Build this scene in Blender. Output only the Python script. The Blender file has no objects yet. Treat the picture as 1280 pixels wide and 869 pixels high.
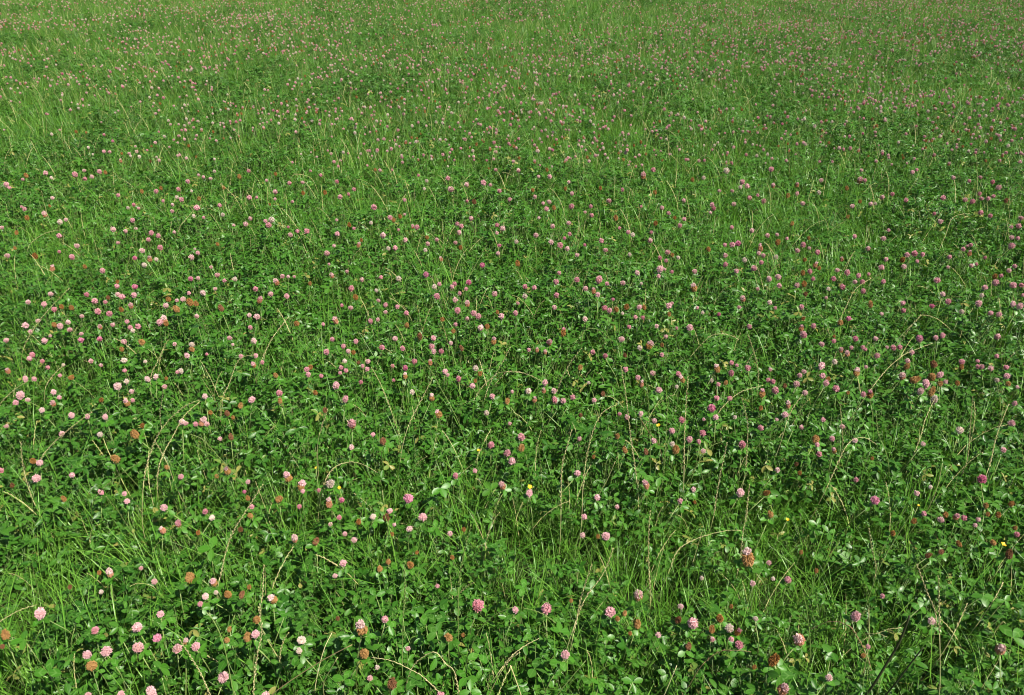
import bpy, math, random
import numpy as np
from mathutils import Vector, Matrix, Euler, Quaternion

S = bpy.context.scene
C = S.collection
R = math.radians

# ------------------------------------------------------------------ camera
IW, IH, F = 1280.0, 869.0, 995.0          # size of the photograph, focal length in its pixels
HC, PITCH = 1.62, R(30.4)
cam = bpy.data.cameras.new("camera")
cam.sensor_width = 36.0
cam.lens = 36.0 * F / IW
cam.clip_start, cam.clip_end = 0.05, 600.0
co = bpy.data.objects.new("camera", cam)
C.objects.link(co)
co.location = (0, 0, HC)
co.rotation_euler = (math.pi / 2 - PITCH, 0, 0)
S.camera = co

# ------------------------------------------------------------------ sky, sun, exposure
sd = Vector((0.54, -0.38, 0.88)).normalized()      # towards the sun: from the right, a little behind the camera
el, az = math.asin(sd.z), math.atan2(sd.x, sd.y)
w = bpy.data.worlds.new("World")
S.world = w
w.use_nodes = True
nt = w.node_tree
bg = nt.nodes["Background"]
sky = nt.nodes.new("ShaderNodeTexSky")
sky.sky_type = 'NISHITA'
sky.sun_disc = False
sky.sun_elevation, sky.sun_rotation = el, az
nt.links.new(sky.outputs[0], bg.inputs[0])
bg.inputs[1].default_value = 0.055
sl = bpy.data.lights.new("sun", 'SUN')
sl.energy, sl.angle, sl.color = 5.0, R(0.53), (1.0, 0.94, 0.82)
so = bpy.data.objects.new("sun", sl)
C.objects.link(so)
so.rotation_euler = sd.to_track_quat('Z', 'Y').to_euler()
so.location = sd * 20
S.view_settings.view_transform = 'Standard'
S.view_settings.look = 'None'
S.view_settings.exposure = 0.78
S.view_settings.gamma = 1.0
S.render.engine = 'CYCLES'
S.cycles.filter_width = 1.0
S.cycles.max_bounces = 8
S.cycles.transmission_bounces = 4
S.cycles.diffuse_bounces = 4

# ------------------------------------------------------------------ helpers
rng = np.random.default_rng(7)
rnd = random.Random(11)
SP, CP = math.sin(PITCH), math.cos(PITCH)


def ray(px, py):
    u, v = (px - IW / 2) / F, (py - IH / 2) / F
    return np.array([u, CP - v * SP, -SP - v * CP])


def project(x, y, z):
    """world -> pixel of the photograph (arrays)"""
    dz = z - HC
    d = y * CP - dz * SP
    up = y * SP + dz * CP
    d = np.maximum(d, 1e-3)
    return IW / 2 + F * x / d, IH / 2 - F * up / d


def vn(x, y, scale, seed):
    """smooth value noise 0..1 (arrays)"""
    x = np.asarray(x, float) / scale
    y = np.asarray(y, float) / scale
    xi, yi = np.floor(x).astype(np.int64), np.floor(y).astype(np.int64)
    fx, fy = x - xi, y - yi
    fx, fy = fx * fx * (3 - 2 * fx), fy * fy * (3 - 2 * fy)

    def h(i, j):
        n = (i * 374761393 + j * 668265263 + seed * 974634721) & 0xFFFFFFFF
        n = ((n ^ (n >> 13)) * 1274126177) & 0xFFFFFFFF
        return ((n ^ (n >> 16)) & 0xFFFF) / 65535.0
    a, b, c, d = h(xi, yi), h(xi + 1, yi), h(xi, yi + 1), h(xi + 1, yi + 1)
    return (a * (1 - fx) + b * fx) * (1 - fy) + (c * (1 - fx) + d * fx) * fy


def canopy(x, y):
    """height of the leaf canopy"""
    n = 0.55 * vn(x, y, 0.36, 3) + 0.45 * vn(x, y, 1.1, 5)
    return 0.135 + 0.185 * n - 0.045 * grassy(x, y)


def hit(px, py, over=0.0, level=None):
    """where the line of sight of a pixel meets the canopy (plus over) or a level"""
    d = ray(px, py)
    z = 0.25 if level is None else level
    for _ in range(6):
        t = (z - HC) / d[2]
        x, y = d[0] * t, d[1] * t
        if level is None:
            z = float(canopy(x, y)) + over
    return np.array([x, y, z]), t


# grassy patches of the meadow: centre and radii on the ground
GRASS_PX = [(800, 690, 190, 75, 1.0), (1010, 690, 110, 80, .9), (55, 700, 75, 55, .9), (530, 600, 110, 40, .6), (1040, 640, 110, 40, .7),
            (170, 640, 110, 45, .5), (300, 600, 60, 60, .35), (480, 245, 90, 50, .5), (110, 265, 70, 60, .7), (1050, 310, 110, 50, .6),
            (1250, 330, 60, 60, .6), (760, 290, 110, 40, .5), (1230, 640, 90, 45, .3), (450, 720, 40, 40, .25), (610, 700, 70, 50, .45),
            (900, 230, 90, 40, .5), (650, 250, 60, 50, .5), (1180, 800, 80, 50, .4), (860, 600, 60, 60, .4), (120, 840, 90, 30, .45)]
_g = []
for (px, py, rx, ry, a) in GRASS_PX:
    p, t = hit(px, py, level=0.2)
    q, _ = hit(px, py - ry, level=0.2)
    q2, _ = hit(px, py + ry, level=0.2)
    _g.append((p[0], p[1], rx * t / F, (q[1] - q2[1]) / 2, a))


def grassy(x, y):
    x, y = np.asarray(x, float), np.asarray(y, float)
    m = np.zeros_like(x)
    for (gx, gy, rx, ry, a) in _g:
        m = np.maximum(m, a * (0.55 if gy > 3.0 else 1) * np.exp(-(((x - gx) / (1.1 * rx)) ** 2 + ((y - gy) / (1.1 * ry)) ** 2) ** 1.7))
    far = np.clip((y - 3.6) / 2.2, 0, 1) * (0.62 + 0.06 * vn(x, y, 0.7, 21)) + 0.1 * np.clip((y - 7.5) / 4, 0, 1)
    return np.clip(np.maximum(m, far), 0, 1)


def new_obj(name, data, parent=None, loc=None, rot=None, scl=None):
    o = bpy.data.objects.new(name, data)
    C.objects.link(o)
    if parent is not None:
        o.parent = parent
    if loc is not None:
        o.location = loc
    if rot is not None:
        o.rotation_euler = rot
    if scl is not None:
        o.scale = scl if hasattr(scl, '__len__') else (scl,) * 3
    return o


def thing(name, label, cat, loc, group=None):
    o = new_obj(name, None, loc=loc)
    o.empty_display_size = 0.03
    o["label"], o["category"] = label, cat
    if group:
        o["group"] = group
    return o


class MB:
    """collects vertices and faces of one mesh, with a colour value 'var' per vertex and a uv per vertex"""

    def __init__(s):
        s.v, s.f, s.a, s.uv, s.m = [], [], [], [], []

    def vert(s, p, a=0.5, uv=(0, 0)):
        s.v.append(tuple(p)); s.a.append(a); s.uv.append(uv)
        return len(s.v) - 1

    def face(s, idx, m=0):
        s.f.append(tuple(idx)); s.m.append(m)

    def mesh(s, name, mats, smooth=True):
        me = bpy.data.meshes.new(name)
        me.from_pydata(s.v, [], s.f)
        at = me.attributes.new("var", 'FLOAT', 'POINT')
        at.data.foreach_set("value", np.array(s.a, dtype=np.float32))
        uvl = me.uv_layers.new(name="uv")
        li = np.zeros(len(me.loops), dtype=np.int32)
        me.loops.foreach_get("vertex_index", li)
        uvl.data.foreach_set("uv", np.array(s.uv, dtype=np.float32)[li].ravel())
        for m in mats:
            me.materials.append(m)
        me.polygons.foreach_set("material_index", np.array(s.m, dtype=np.int32))
        me.polygons.foreach_set("use_smooth", np.full(len(me.polygons), smooth))
        me.update()
        return me


def tube(mb, pts, radii, sides=4, a=0.5, m=0):
    """swept tube with closed ends; returns the rings"""
    pts = [Vector(p) for p in pts]
    rings = []
    ref = Vector((0.31, 0.87, 0.38))
    for i, p in enumerate(pts):
        t = (pts[min(i + 1, len(pts) - 1)] - pts[max(i - 1, 0)])
        t = t.normalized() if t.length > 1e-9 else Vector((0, 0, 1))
        n = t.cross(ref)
        if n.length < 1e-4:
            n = t.cross(Vector((1, 0, 0)))
        n.normalize()
        b = t.cross(n)
        rr = radii[i] if hasattr(radii, '__len__') else radii
        ring = []
        for k in range(sides):
            an = 2 * math.pi * k / sides
            ring.append(mb.vert(p + n * (math.cos(an) * rr) + b * (math.sin(an) * rr), a))
        rings.append(ring)
    for r0, r1 in zip(rings, rings[1:]):
        for k in range(sides):
            mb.face((r0[k], r0[(k + 1) % sides], r1[(k + 1) % sides], r1[k]), m)
    mb.face(rings[-1], m)
    mb.face(list(reversed(rings[0])), m)
    return rings


# ------------------------------------------------------------------ materials
def mat(name):
    m = bpy.data.materials.new(name)
    m.use_nodes = True
    n = m.node_tree.nodes
    n.clear()
    return m, m.node_tree


def N(t, typ, **kw):
    n = t.nodes.new(typ)
    for k, v in kw.items():
        setattr(n, k, v)
    return n


def mixc(t, fac, a, b, mode='MIX'):
    n = N(t, "ShaderNodeMix", data_type='RGBA', blend_type=mode)
    for i, v in ((0, fac), (6, a), (7, b)):
        if hasattr(v, 'links'):
            t.links.new(v, n.inputs[i])
        elif i == 0:
            n.inputs[i].default_value = v
        else:
            n.inputs[i].default_value = (*v, 1)
    return n.outputs[2]


def attr(t, name, kind='GEOMETRY'):
    a = N(t, "ShaderNodeAttribute", attribute_name=name)
    a.attribute_type = kind
    return a.outputs['Fac']


def math_(t, op, a, b=0.0, clamp=False):
    n = N(t, "ShaderNodeMath", operation=op)
    n.use_clamp = clamp
    for i, v in ((0, a), (1, b)):
        if hasattr(v, 'links'):
            t.links.new(v, n.inputs[i])
        else:
            n.inputs[i].default_value = v
    return n.outputs[0]


def tint_value(t):
    """0..1, from the scattered copy or from the object itself"""
    a = attr(t, "tint", 'INSTANCER')
    b = attr(t, "tint", 'OBJECT')
    return math_(t, 'ADD', a, b, True)


def finish(t, col, rough, spec, trans, transcol=None, back=None):
    p = N(t, "ShaderNodeBsdfPrincipled")
    if back is not None:
        g = N(t, "ShaderNodeNewGeometry")
        col = mixc(t, g.outputs['Backfacing'], col, mixc(t, back, col, (0.070, 0.180, 0.034)))
    t.links.new(col, p.inputs['Base Color'])
    if hasattr(rough, 'links'):
        t.links.new(rough, p.inputs['Roughness'])
    else:
        p.inputs['Roughness'].default_value = rough
    p.inputs['Specular IOR Level'].default_value = spec
    out = N(t, "ShaderNodeOutputMaterial")
    if trans > 0:
        tr = N(t, "ShaderNodeBsdfTranslucent")
        t.links.new(mixc(t, 1.0, col, transcol or (1, 1, 1), 'MULTIPLY'), tr.inputs['Color'])
        mx = N(t, "ShaderNodeMixShader")
        mx.inputs[0].default_value = trans
        t.links.new(p.outputs[0], mx.inputs[1])
        t.links.new(tr.outputs[0], mx.inputs[2])
        t.links.new(mx.outputs[0], out.inputs[0])
    else:
        t.links.new(p.outputs[0], out.inputs[0])


def leaf_material():
    m, t = mat("clover leaf")
    tint, var = tint_value(t), attr(t, "var")
    c = mixc(t, tint, (0.010, 0.056, 0.005), (0.050, 0.186, 0.010))
    c = mixc(t, math_(t, 'MULTIPLY', var, 0.75), c, (0.086, 0.226, 0.024))
    # old yellowing leaves
    old = math_(t, 'MULTIPLY', math_(t, 'SUBTRACT', var, 0.93, True), 14.0, True)
    c = mixc(t, old, c, (0.28, 0.26, 0.07))
    # pale chevron across each leaflet
    uv = N(t, "ShaderNodeUVMap", uv_map="uv")
    sp = N(t, "ShaderNodeSeparateXYZ")
    t.links.new(uv.outputs[0], sp.inputs[0])
    u = math_(t, 'ABSOLUTE', math_(t, 'SUBTRACT', sp.outputs[0], 0.5))
    d = math_(t, 'SUBTRACT', math_(t, 'ADD', sp.outputs[1], math_(t, 'MULTIPLY', u, 0.75)), 0.62)
    band = math_(t, 'SUBTRACT', 1.0, math_(t, 'MULTIPLY', math_(t, 'ABSOLUTE', d), 9.0), True)
    has = math_(t, 'GREATER_THAN', math_(t, 'FRACT', math_(t, 'MULTIPLY', var, 7.13)), 0.45)
    c = mixc(t, math_(t, 'MULTIPLY', math_(t, 'MULTIPLY', band, has), 0.55), c, (0.17, 0.33, 0.08))
    # midrib and side veins
    rib = math_(t, 'SUBTRACT', 1.0, math_(t, 'MULTIPLY', u, 26.0), True)
    c = mixc(t, math_(t, 'MULTIPLY', rib, 0.35), c, (0.20, 0.32, 0.10))
    tc = N(t, "ShaderNodeTexCoord")
    no = N(t, "ShaderNodeTexNoise")
    no.inputs['Scale'].default_value = 220.0
    t.links.new(tc.outputs['Object'], no.inputs['Vector'])
    c = mixc(t, math_(t, 'MULTIPLY', no.outputs[0], 0.30), c, (0.026, 0.100, 0.006))
    finish(t, c, math_(t, 'ADD', 0.28, math_(t, 'MULTIPLY', no.outputs[0], 0.22)), 0.32, 0.19, (1.3, 1.4, 0.35), back=0.5)
    return m


def grass_material():
    m, t = mat("grass blade")
    tint, var = tint_value(t), attr(t, "var")
    c = mixc(t, tint, (0.048, 0.168, 0.013), (0.116, 0.295, 0.030))
    c = mixc(t, math_(t, 'MULTIPLY', var, 0.6), c, (0.195, 0.345, 0.055))
    dry = math_(t, 'MULTIPLY', math_(t, 'SUBTRACT', var, 0.90, True), 10.0, True)
    c = mixc(t, dry, c, (0.46, 0.40, 0.19))
    finish(t, c, 0.30, 0.34, 0.22, (1.25, 1.4, 0.5))
    return m


def stem_material():
    m, t = mat("green stem")
    tint, var = tint_value(t), attr(t, "var")
    c = mixc(t, tint, (0.055, 0.125, 0.028), (0.20, 0.29, 0.075))
    c = mixc(t, math_(t, 'MULTIPLY', var, 0.4), c, (0.16, 0.17, 0.06))
    finish(t, c, 0.5, 0.4, 0.0)
    return m


def straw_material(name, c0, c1):
    m, t = mat(name)
    tint, var = tint_value(t), attr(t, "var")
    c = mixc(t, var, c0, c1)
    c = mixc(t, math_(t, 'MULTIPLY', tint, 0.45), c, (0.38, 0.42, 0.13))
    finish(t, c, 0.6, 0.3, 0.15)
    return m


def floret_material(name, base, tip, vary):
    m, t = mat(name)
    tint, var = tint_value(t), attr(t, "var")
    c = mixc(t, var, base, tip)
    c = mixc(t, math_(t, 'MULTIPLY', tint, 0.7), c, vary)
    finish(t, c, 0.6, 0.25, 0.22)
    return m


def ground_material():
    m, t = mat("soil")
    tc = N(t, "ShaderNodeTexCoord")
    n1 = N(t, "ShaderNodeTexNoise"); n1.inputs['Scale'].default_value = 9.0; n1.inputs['Detail'].default_value = 8.0
    n2 = N(t, "ShaderNodeTexNoise"); n2.inputs['Scale'].default_value = 90.0; n2.inputs['Detail'].default_value = 4.0
    t.links.new(tc.outputs['Object'], n1.inputs['Vector'])
    t.links.new(tc.outputs['Object'], n2.inputs['Vector'])
    c = mixc(t, n1.outputs[0], (0.018, 0.026, 0.009), (0.026, 0.062, 0.011))
    c = mixc(t, math_(t, 'MULTIPLY', n2.outputs[0], 0.6), c, (0.040, 0.046, 0.018))
    finish(t, c, 0.95, 0.1, 0.0)
    return m


M_leaf, M_grass, M_stem = leaf_material(), grass_material(), stem_material()
M_straw = straw_material("dry straw", (0.58, 0.53, 0.23), (0.74, 0.67, 0.36))
M_spike = straw_material("ripe ear", (0.56, 0.49, 0.22), (0.80, 0.71, 0.42))
M_rust = straw_material("brown dry stalk", (0.30, 0.20, 0.10), (0.42, 0.31, 0.16))
M_dark = straw_material("dark stalk", (0.035, 0.045, 0.018), (0.06, 0.06, 0.025))
M_dark.node_tree.nodes  # dark stalks keep their own colour
M_fl = {
    'P': floret_material("pink florets", (0.50, 0.17, 0.20), (0.77, 0.38, 0.45), (0.81, 0.57, 0.57)),
    'V': floret_material("deep pink florets", (0.46, 0.10, 0.18), (0.74, 0.27, 0.40), (0.74, 0.36, 0.48)),
    'L': floret_material("pale pink florets", (0.50, 0.25, 0.23), (0.80, 0.52, 0.54), (0.82, 0.64, 0.60)),
    'W': floret_material("whitish florets", (0.46, 0.36, 0.26), (0.84, 0.74, 0.68), (0.84, 0.70, 0.60)),
    'B': floret_material("withered florets", (0.09, 0.036, 0.011), (0.54, 0.245, 0.055), (0.46, 0.27, 0.10)),
    'D': floret_material("dark withered florets", (0.05, 0.024, 0.011), (0.28, 0.125, 0.045), (0.30, 0.14, 0.07)),
    'T': floret_material("lower pink brown florets", (0.22, 0.08, 0.03), (0.60, 0.29, 0.13), (0.60, 0.30, 0.19)),
}
m, t = mat("yellow petal")
finish(t, mixc(t, attr(t, "var"), (0.66, 0.42, 0.01), (0.74, 0.54, 0.03)), 0.5, 0.4, 0.2)
M_yel = m
m, t = mat("yellow eye")
finish(t, mixc(t, attr(t, "var"), (0.55, 0.30, 0.01), (0.62, 0.36, 0.02)), 0.7, 0.3, 0.0)
M_eye = m

# ------------------------------------------------------------------ ground
mb = MB()
n = 40
for j in range(n + 1):
    for i in range(n + 1):
        u, v = i / n * 2 - 1, j / n * 2 - 1
        x, y = math.copysign(abs(u) ** 2.6, u) * 300, math.copysign(abs(v) ** 2.6, v) * 300 + 6
        mb.vert((x, y, 0.012 * (vn(x, y, 0.9, 2) - 0.5)), 0.5)
for j in range(n):
    for i in range(n):
        a = j * (n + 1) + i
        mb.face((a, a + 1, a + n + 2, a + n + 1))
g = new_obj("ground", mb.mesh("ground", [ground_material()]))
g["kind"] = "structure"

# ------------------------------------------------------------------ leaves
LPROF = [(0.0, 0.06), (0.22, 0.62), (0.5, 0.98), (0.78, 0.80), (0.94, 0.38), (1.0, 0.0)]


def leaflet(mb, M, L, Wd, fold, droop, var, base=None, notch=0.0):
    """one oval leaflet along +Y of M, faces up; base: index of a vertex it grows from"""
    rows = []
    for v, wv in LPROF:
        y = v * L
        z = -droop * L * v * v
        hw = wv * Wd / 2
        if v == 0.0:
            rows.append((base,) if base is not None else (mb.vert(M @ Vector((0, 0, 0)), var, (0.5, 0)),))
        elif v == 1.0:
            rows.append((mb.vert(M @ Vector((0, y - notch * L, z)), var, (0.5, 1)),))
        else:
            c = mb.vert(M @ Vector((0, y, z)), var, (0.5, v))
            l = mb.vert(M @ Vector((-hw * math.cos(fold), y, z + hw * math.sin(fold))), var, (0.5 - wv / 2, v))
            r = mb.vert(M @ Vector((hw * math.cos(fold), y, z + hw * math.sin(fold))), var, (0.5 + wv / 2, v))
            rows.append((l, c, r))
    for a, b in zip(rows, rows[1:]):
        if len(a) == 1:
            mb.face((a[0], b[1], b[0])); mb.face((a[0], b[2], b[1]))
        elif len(b) == 1:
            mb.face((a[0], a[1], b[0])); mb.face((a[1], a[2], b[0]))
        else:
            mb.face((a[0], a[1], b[1], b[0])); mb.face((a[1], a[2], b[2], b[1]))


def leaf_frames(r, spread=None):
    """local frames of the three leaflets of a clover leaf lying in XY"""
    out = []
    sp_ = spread if spread is not None else r.uniform(75, 105)
    for k, an in enumerate((0, sp_, -sp_)):
        an += r.uniform(-9, 9)
        out.append(Matrix.Rotation(R(an), 4, 'Z') @ Matrix.Rotation(R(r.uniform(-16, 14)), 4, 'X') @ Matrix.Rotation(R(r.uniform(-14, 14)), 4, 'Y'))
    return out


def trifoliate(mb, M, L, r, var, narrow=None):
    c = mb.vert(M @ Vector((0, 0, 0)), var, (0.5, 0))
    wd = L * (narrow or r.uniform(0.48, 0.68))
    for k, Fm in enumerate(leaf_frames(r)):
        leaflet(mb, M @ Fm, L * r.uniform(0.9, 1.05), wd * r.uniform(.92, 1.05), R(r.uniform(6, 44)), r.uniform(0.0, 0.34), min(1, max(0, var + r.uniform(-.05, .05))), c)
    return c


def up_frame(p, r, sig, toward=None):
    """a frame at p whose Z is near up, random heading"""
    nrm = Vector((r.gauss(0, sig), r.gauss(0, sig), 1.0))
    if toward is not None:
        nrm += toward
    nrm.normalize()
    q = nrm.to_track_quat('Z', 'Y')
    return Matrix.Translation(p) @ q.to_matrix().to_4x4() @ Matrix.Rotation(r.uniform(0, 6.283), 4, 'Z')


def clover_clump(seed):
    r = random.Random(seed)
    mb = MB()
    nl = r.randint(62, 76)
    for i in range(nl):
        rr = 0.115 * math.sqrt(r.random())
        an = r.uniform(0, 6.283)
        hz = 1.0 - 0.78 * r.random() ** 1.7
        z = 0.27 * hz * (1 - 0.35 * (rr / 0.115) ** 2)
        p = Vector((rr * math.cos(an), rr * math.sin(an), z))
        L = r.uniform(0.0105, 0.0230) * (0.8 + 0.35 * hz)
        if r.random() < 0.06:
            L *= 1.3
        out = Vector((math.cos(an), math.sin(an), 0)) * (rr / 0.115) * 0.45
        var = r.random() * 0.92 if r.random() > 0.025 else 1.0
        M = up_frame(p, r, 0.58, out)
        trifoliate(mb, M, L, r, var)
        if r.random() < 0.75:
            b = Vector((p.x * 0.35 + r.uniform(-.02, .02), p.y * 0.35 + r.uniform(-.02, .02), 0))
            mid = (b + p) / 2 + Vector((r.uniform(-.012, .012), r.uniform(-.012, .012), 0))
            tube(mb, [b, mid, p - Vector((0, 0, 0.001))], [0.0011, 0.0009, 0.0006], 3, r.random() * 0.6, 1)
    return mb.mesh("clover_clump", [M_leaf, M_stem])


def blade(mb, base, az_, L, W, lean, curl, var, m=0, nseg=6, kink=0.0):
    """an arching grass blade: a ribbon folded along its middle"""
    d = Vector((math.cos(az_), math.sin(az_), 0))
    s = Vector((-d.y, d.x, 0))
    p = Vector(base)
    ang = lean
    rows = []
    for i in range(nseg + 1):
        f = i / nseg
        wv = W * (1 - f ** 2.2) * (0.75 + 0.25 * min(1, f * 4)) / 2
        t = d * math.sin(ang) + Vector((0, 0, 1)) * math.cos(ang)
        nrm = d * math.cos(ang) - Vector((0, 0, 1)) * math.sin(ang)
        if i < nseg:
            rows.append((mb.vert(p - s * wv - nrm * wv * 0.35, var, (0, f)), mb.vert(p, var, (0.5, f)), mb.vert(p + s * wv - nrm * wv * 0.35, var, (1, f))))
        else:
            rows.append((mb.vert(p, var, (0.5, 1)),))
        p = p + t * (L / nseg)
        ang += curl / nseg * (0.5 + f)
    for a, b in zip(rows, rows[1:]):
        if len(b) == 3:
            mb.face((a[0], a[1], b[1], b[0]), m); mb.face((a[1], a[2], b[2], b[1]), m)
        else:
            mb.face((a[0], a[1], b[0]), m); mb.face((a[1], a[2], b[0]), m)


def spike(mb, pts, r, width, m=0, frac=1.0):
    """zigzag ear: a thin axis with alternating spikelets that grow from it"""
    # resample
    P = [Vector(p) for p in pts]
    seg = [0]
    for a, b in zip(P, P[1:]):
        seg.append(seg[-1] + (b - a).length)
    tot = seg[-1]
    step = 0.0068
    k = max(3, int(tot / step))

    def at(d):
        for i in range(len(P) - 1):
            if d <= seg[i + 1] or i == len(P) - 2:
                f = (d - seg[i]) / max(1e-9, seg[i + 1] - seg[i])
                return P[i].lerp(P[i + 1], f)
    Q = [at(tot * i / k) for i in range(k + 1)]
    t0 = (Q[-1] - Q[0]).normalized()
    side = t0.cross(Vector((0, 1, 0.4)))
    if side.length < 1e-3:
        side = Vector((1, 0, 0))
    side.normalize()
    Q = [q + side * (0.0007 if i % 2 else -0.0007) for i, q in enumerate(Q)]
    rings = tube(mb, Q, [0.0010 * (1 - 0.4 * i / k) for i in range(k + 1)], 3, 0.3, m)
    for i in range(k):
        sg = 1 if i % 2 else -1
        t = (Q[i + 1] - Q[i]).normalized()
        sd_ = t.cross(Vector((0, 1, 0.4)))
        sd_ = sd_.normalized() if sd_.length > 1e-3 else side
        nn = t.cross(sd_)
        L = 0.0115 * r.uniform(.8, 1.15) * (1 - 0.35 * i / k)
        W = width * r.uniform(.8, 1.2) * (1 - 0.3 * i / k)
        dirv = (t + sd_ * sg * r.uniform(0.15, 0.45) + nn * r.uniform(-.15, .15)).normalized()
        b = rings[i][0]
        bp = Q[i]
        cx = dirv.cross(nn).normalized()
        var = r.random()
        q = [mb.vert(bp + dirv * L * 0.42 + cx * W * 0.5, var), mb.vert(bp + dirv * L * 0.42 + nn * W * 0.4, var),
             mb.vert(bp + dirv * L * 0.42 - cx * W * 0.5, var), mb.vert(bp + dirv * L * 0.42 - nn * W * 0.4, var)]
        tp = mb.vert(bp + dirv * L, var)
        for e in range(4):
            mb.face((b, q[e], q[(e + 1) % 4]), m)
            mb.face((q[e], tp, q[(e + 1) % 4]), m)


def grass_tuft(seed, kind):
    r = random.Random(seed)
    mb = MB()
    nb = r.randint(11, 17)
    for i in range(nb):
        a = r.uniform(0, 6.283)
        rr = r.uniform(0, 0.035)
        L = r.uniform(0.17, 0.37) * (1.0 if kind else 0.85)
        var = r.random() * 0.88 if r.random() > 0.025 else 1.0
        blade(mb, (rr * math.cos(a), rr * math.sin(a), 0), r.uniform(0, 6.283), L, r.uniform(0.0020, 0.0046), R(r.uniform(2, 28)), R(r.uniform(5, 85) if r.random() < .75 else r.uniform(85, 140)), var)
    if seed % 7 == 0:      # a flowering stalk
        h = r.uniform(0.28, 0.40)
        a = r.uniform(0, 6.283)
        d = Vector((math.cos(a), math.sin(a), 0))
        bend = r.uniform(0.02, 0.16)
        P = [Vector((0, 0, h * f)) + d * bend * f * f for f in (0, .3, .6)]
        top = [Vector((0, 0, h * (f - 0.12 * f ** 6 * bend * 8))) + d * bend * f * f for f in (.6, .75, .9, 1.0)]
        tube(mb, P, 0.0008, 3, r.random() * .8, 1)
        spike(mb, top, r, 0.0020, 1)
    return mb.mesh("grass_tuft", [M_grass, M_stem if r.random() < 0.6 else M_straw])


# ------------------------------------------------------------------ clover heads
def ico(sub):
    import bmesh
    bm = bmesh.new()
    bmesh.ops.create_icosphere(bm, subdivisions=sub, radius=1.0)
    v = [x.co.copy() for x in bm.verts]
    f = [[x.index for x in p.verts] for p in bm.faces]
    bm.free()
    return v, f


ICO = {s: ico(s) for s in (2, 3)}


def head_mesh(name, kinds, seed, droop, tall, zmin=-2.0, zmax=2.0, sub=2, ext=0.30):
    """flower head: every facet of a ball is drawn out into a floret; only those between zmin and zmax"""
    r = random.Random(seed)
    V, Fc = ICO[sub]
    Rm = Euler((r.uniform(0, 6), r.uniform(0, 6), r.uniform(0, 6))).to_matrix()
    V = [Rm @ v for v in V]
    mb = MB()
    idx = {}

    la, lb = Vector((r.gauss(0, 1), r.gauss(0, 1), r.gauss(0, 1))), Vector((r.gauss(0, 1), r.gauss(0, 1), r.gauss(0, 1)))

    def lump(p):
        return 1 + 0.07 * math.sin(2.2 * la.dot(p)) + 0.06 * math.sin(3.1 * lb.dot(p))

    def sh(p, k):
        x, y, z = p
        f = 1.0 - (0.38 if droop else 0.20) * (z + .3) * min(1, (tall - 1) * 2)
        return Vector((x * k * f, y * k * f, z * k * tall))
    for f in Fc:
        c = sum((V[i] for i in f), Vector()) / 3
        if not (zmin <= c.z <= zmax):
            continue
        b = []
        for i in f:
            if i not in idx:
                idx[i] = mb.vert(sh(V[i], 0.66 * lump(V[i])), 0.0)
            b.append(idx[i])
        d = c.normalized()
        miss = (0.42 if not droop else 0.25) if sub == 3 else 0.08
        low = (not droop) and c.z < -0.35
        if r.random() < miss or (low and r.random() < 0.5):
            mb.face(b); continue
        e = ext * r.uniform(0.5, 1.4) * (1.25 if r.random() < .1 else 1) * (0.6 if low else 1)
        up = r.uniform(0.25, 0.85) if not droop else -r.uniform(0.3, 1.0)
        wob = 0.22
        tipc = sh(c, 0.66) + (d + Vector((r.uniform(-wob, wob), r.uniform(-wob, wob), up))).normalized() * e
        sc = r.uniform(0.35, 0.95) if not droop else r.uniform(0.2, 0.6)
        tw = r.uniform(-.6, .6)
        ct, sn = math.cos(tw), math.sin(tw)
        tp = []
        for i in f:
            q = (sh(V[i], 0.66) - sh(c, 0.66)) * sc
            q = q * ct + d.cross(q) * sn
            tp.append(mb.vert(tipc + q + d * r.uniform(-.05, .10), r.uniform(0.45, 1.0) * (1 if droop else min(1, max(.22, .60 + .75 * c.z + r.uniform(-.25, .25))))))
        for k in range(3):
            mb.face((b[k], b[(k + 1) % 3], tp[(k + 1) % 3], tp[k]))
        mb.face(tp)
    return mb.mesh(name, kinds, smooth=False)


NV = 5
HEADS = {}
for kd in 'PVLW':
    HEADS[kd] = [head_mesh("florets", [M_fl[kd]], 100 + i + ord(kd), False, rnd.uniform(1.0, 1.3), sub=2 if i % 2 else 3, ext=0.34) for i in range(NV)]
for kd in 'BD':
    HEADS[kd] = [head_mesh("withered_florets", [M_fl[kd]], 300 + i + ord(kd), True, rnd.uniform(1.3, 1.6), sub=3, ext=.30) for i in range(NV)]
TOP = {k: [head_mesh("florets", [M_fl[k]], 500 + i, False, 1.5, zmin=cut, sub=3, ext=.34) for i, cut in enumerate((0.15, 0.4, -0.05, 0.55, 0.3))] for k in 'PLV'}
LOW = {k: [head_mesh("withered_florets", [M_fl[k]], 500 + i, True, 1.5, zmax=cut, sub=3, ext=.30) for i, cut in enumerate((0.15, 0.4, -0.05, 0.55, 0.3))] for k in 'TB'}

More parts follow.
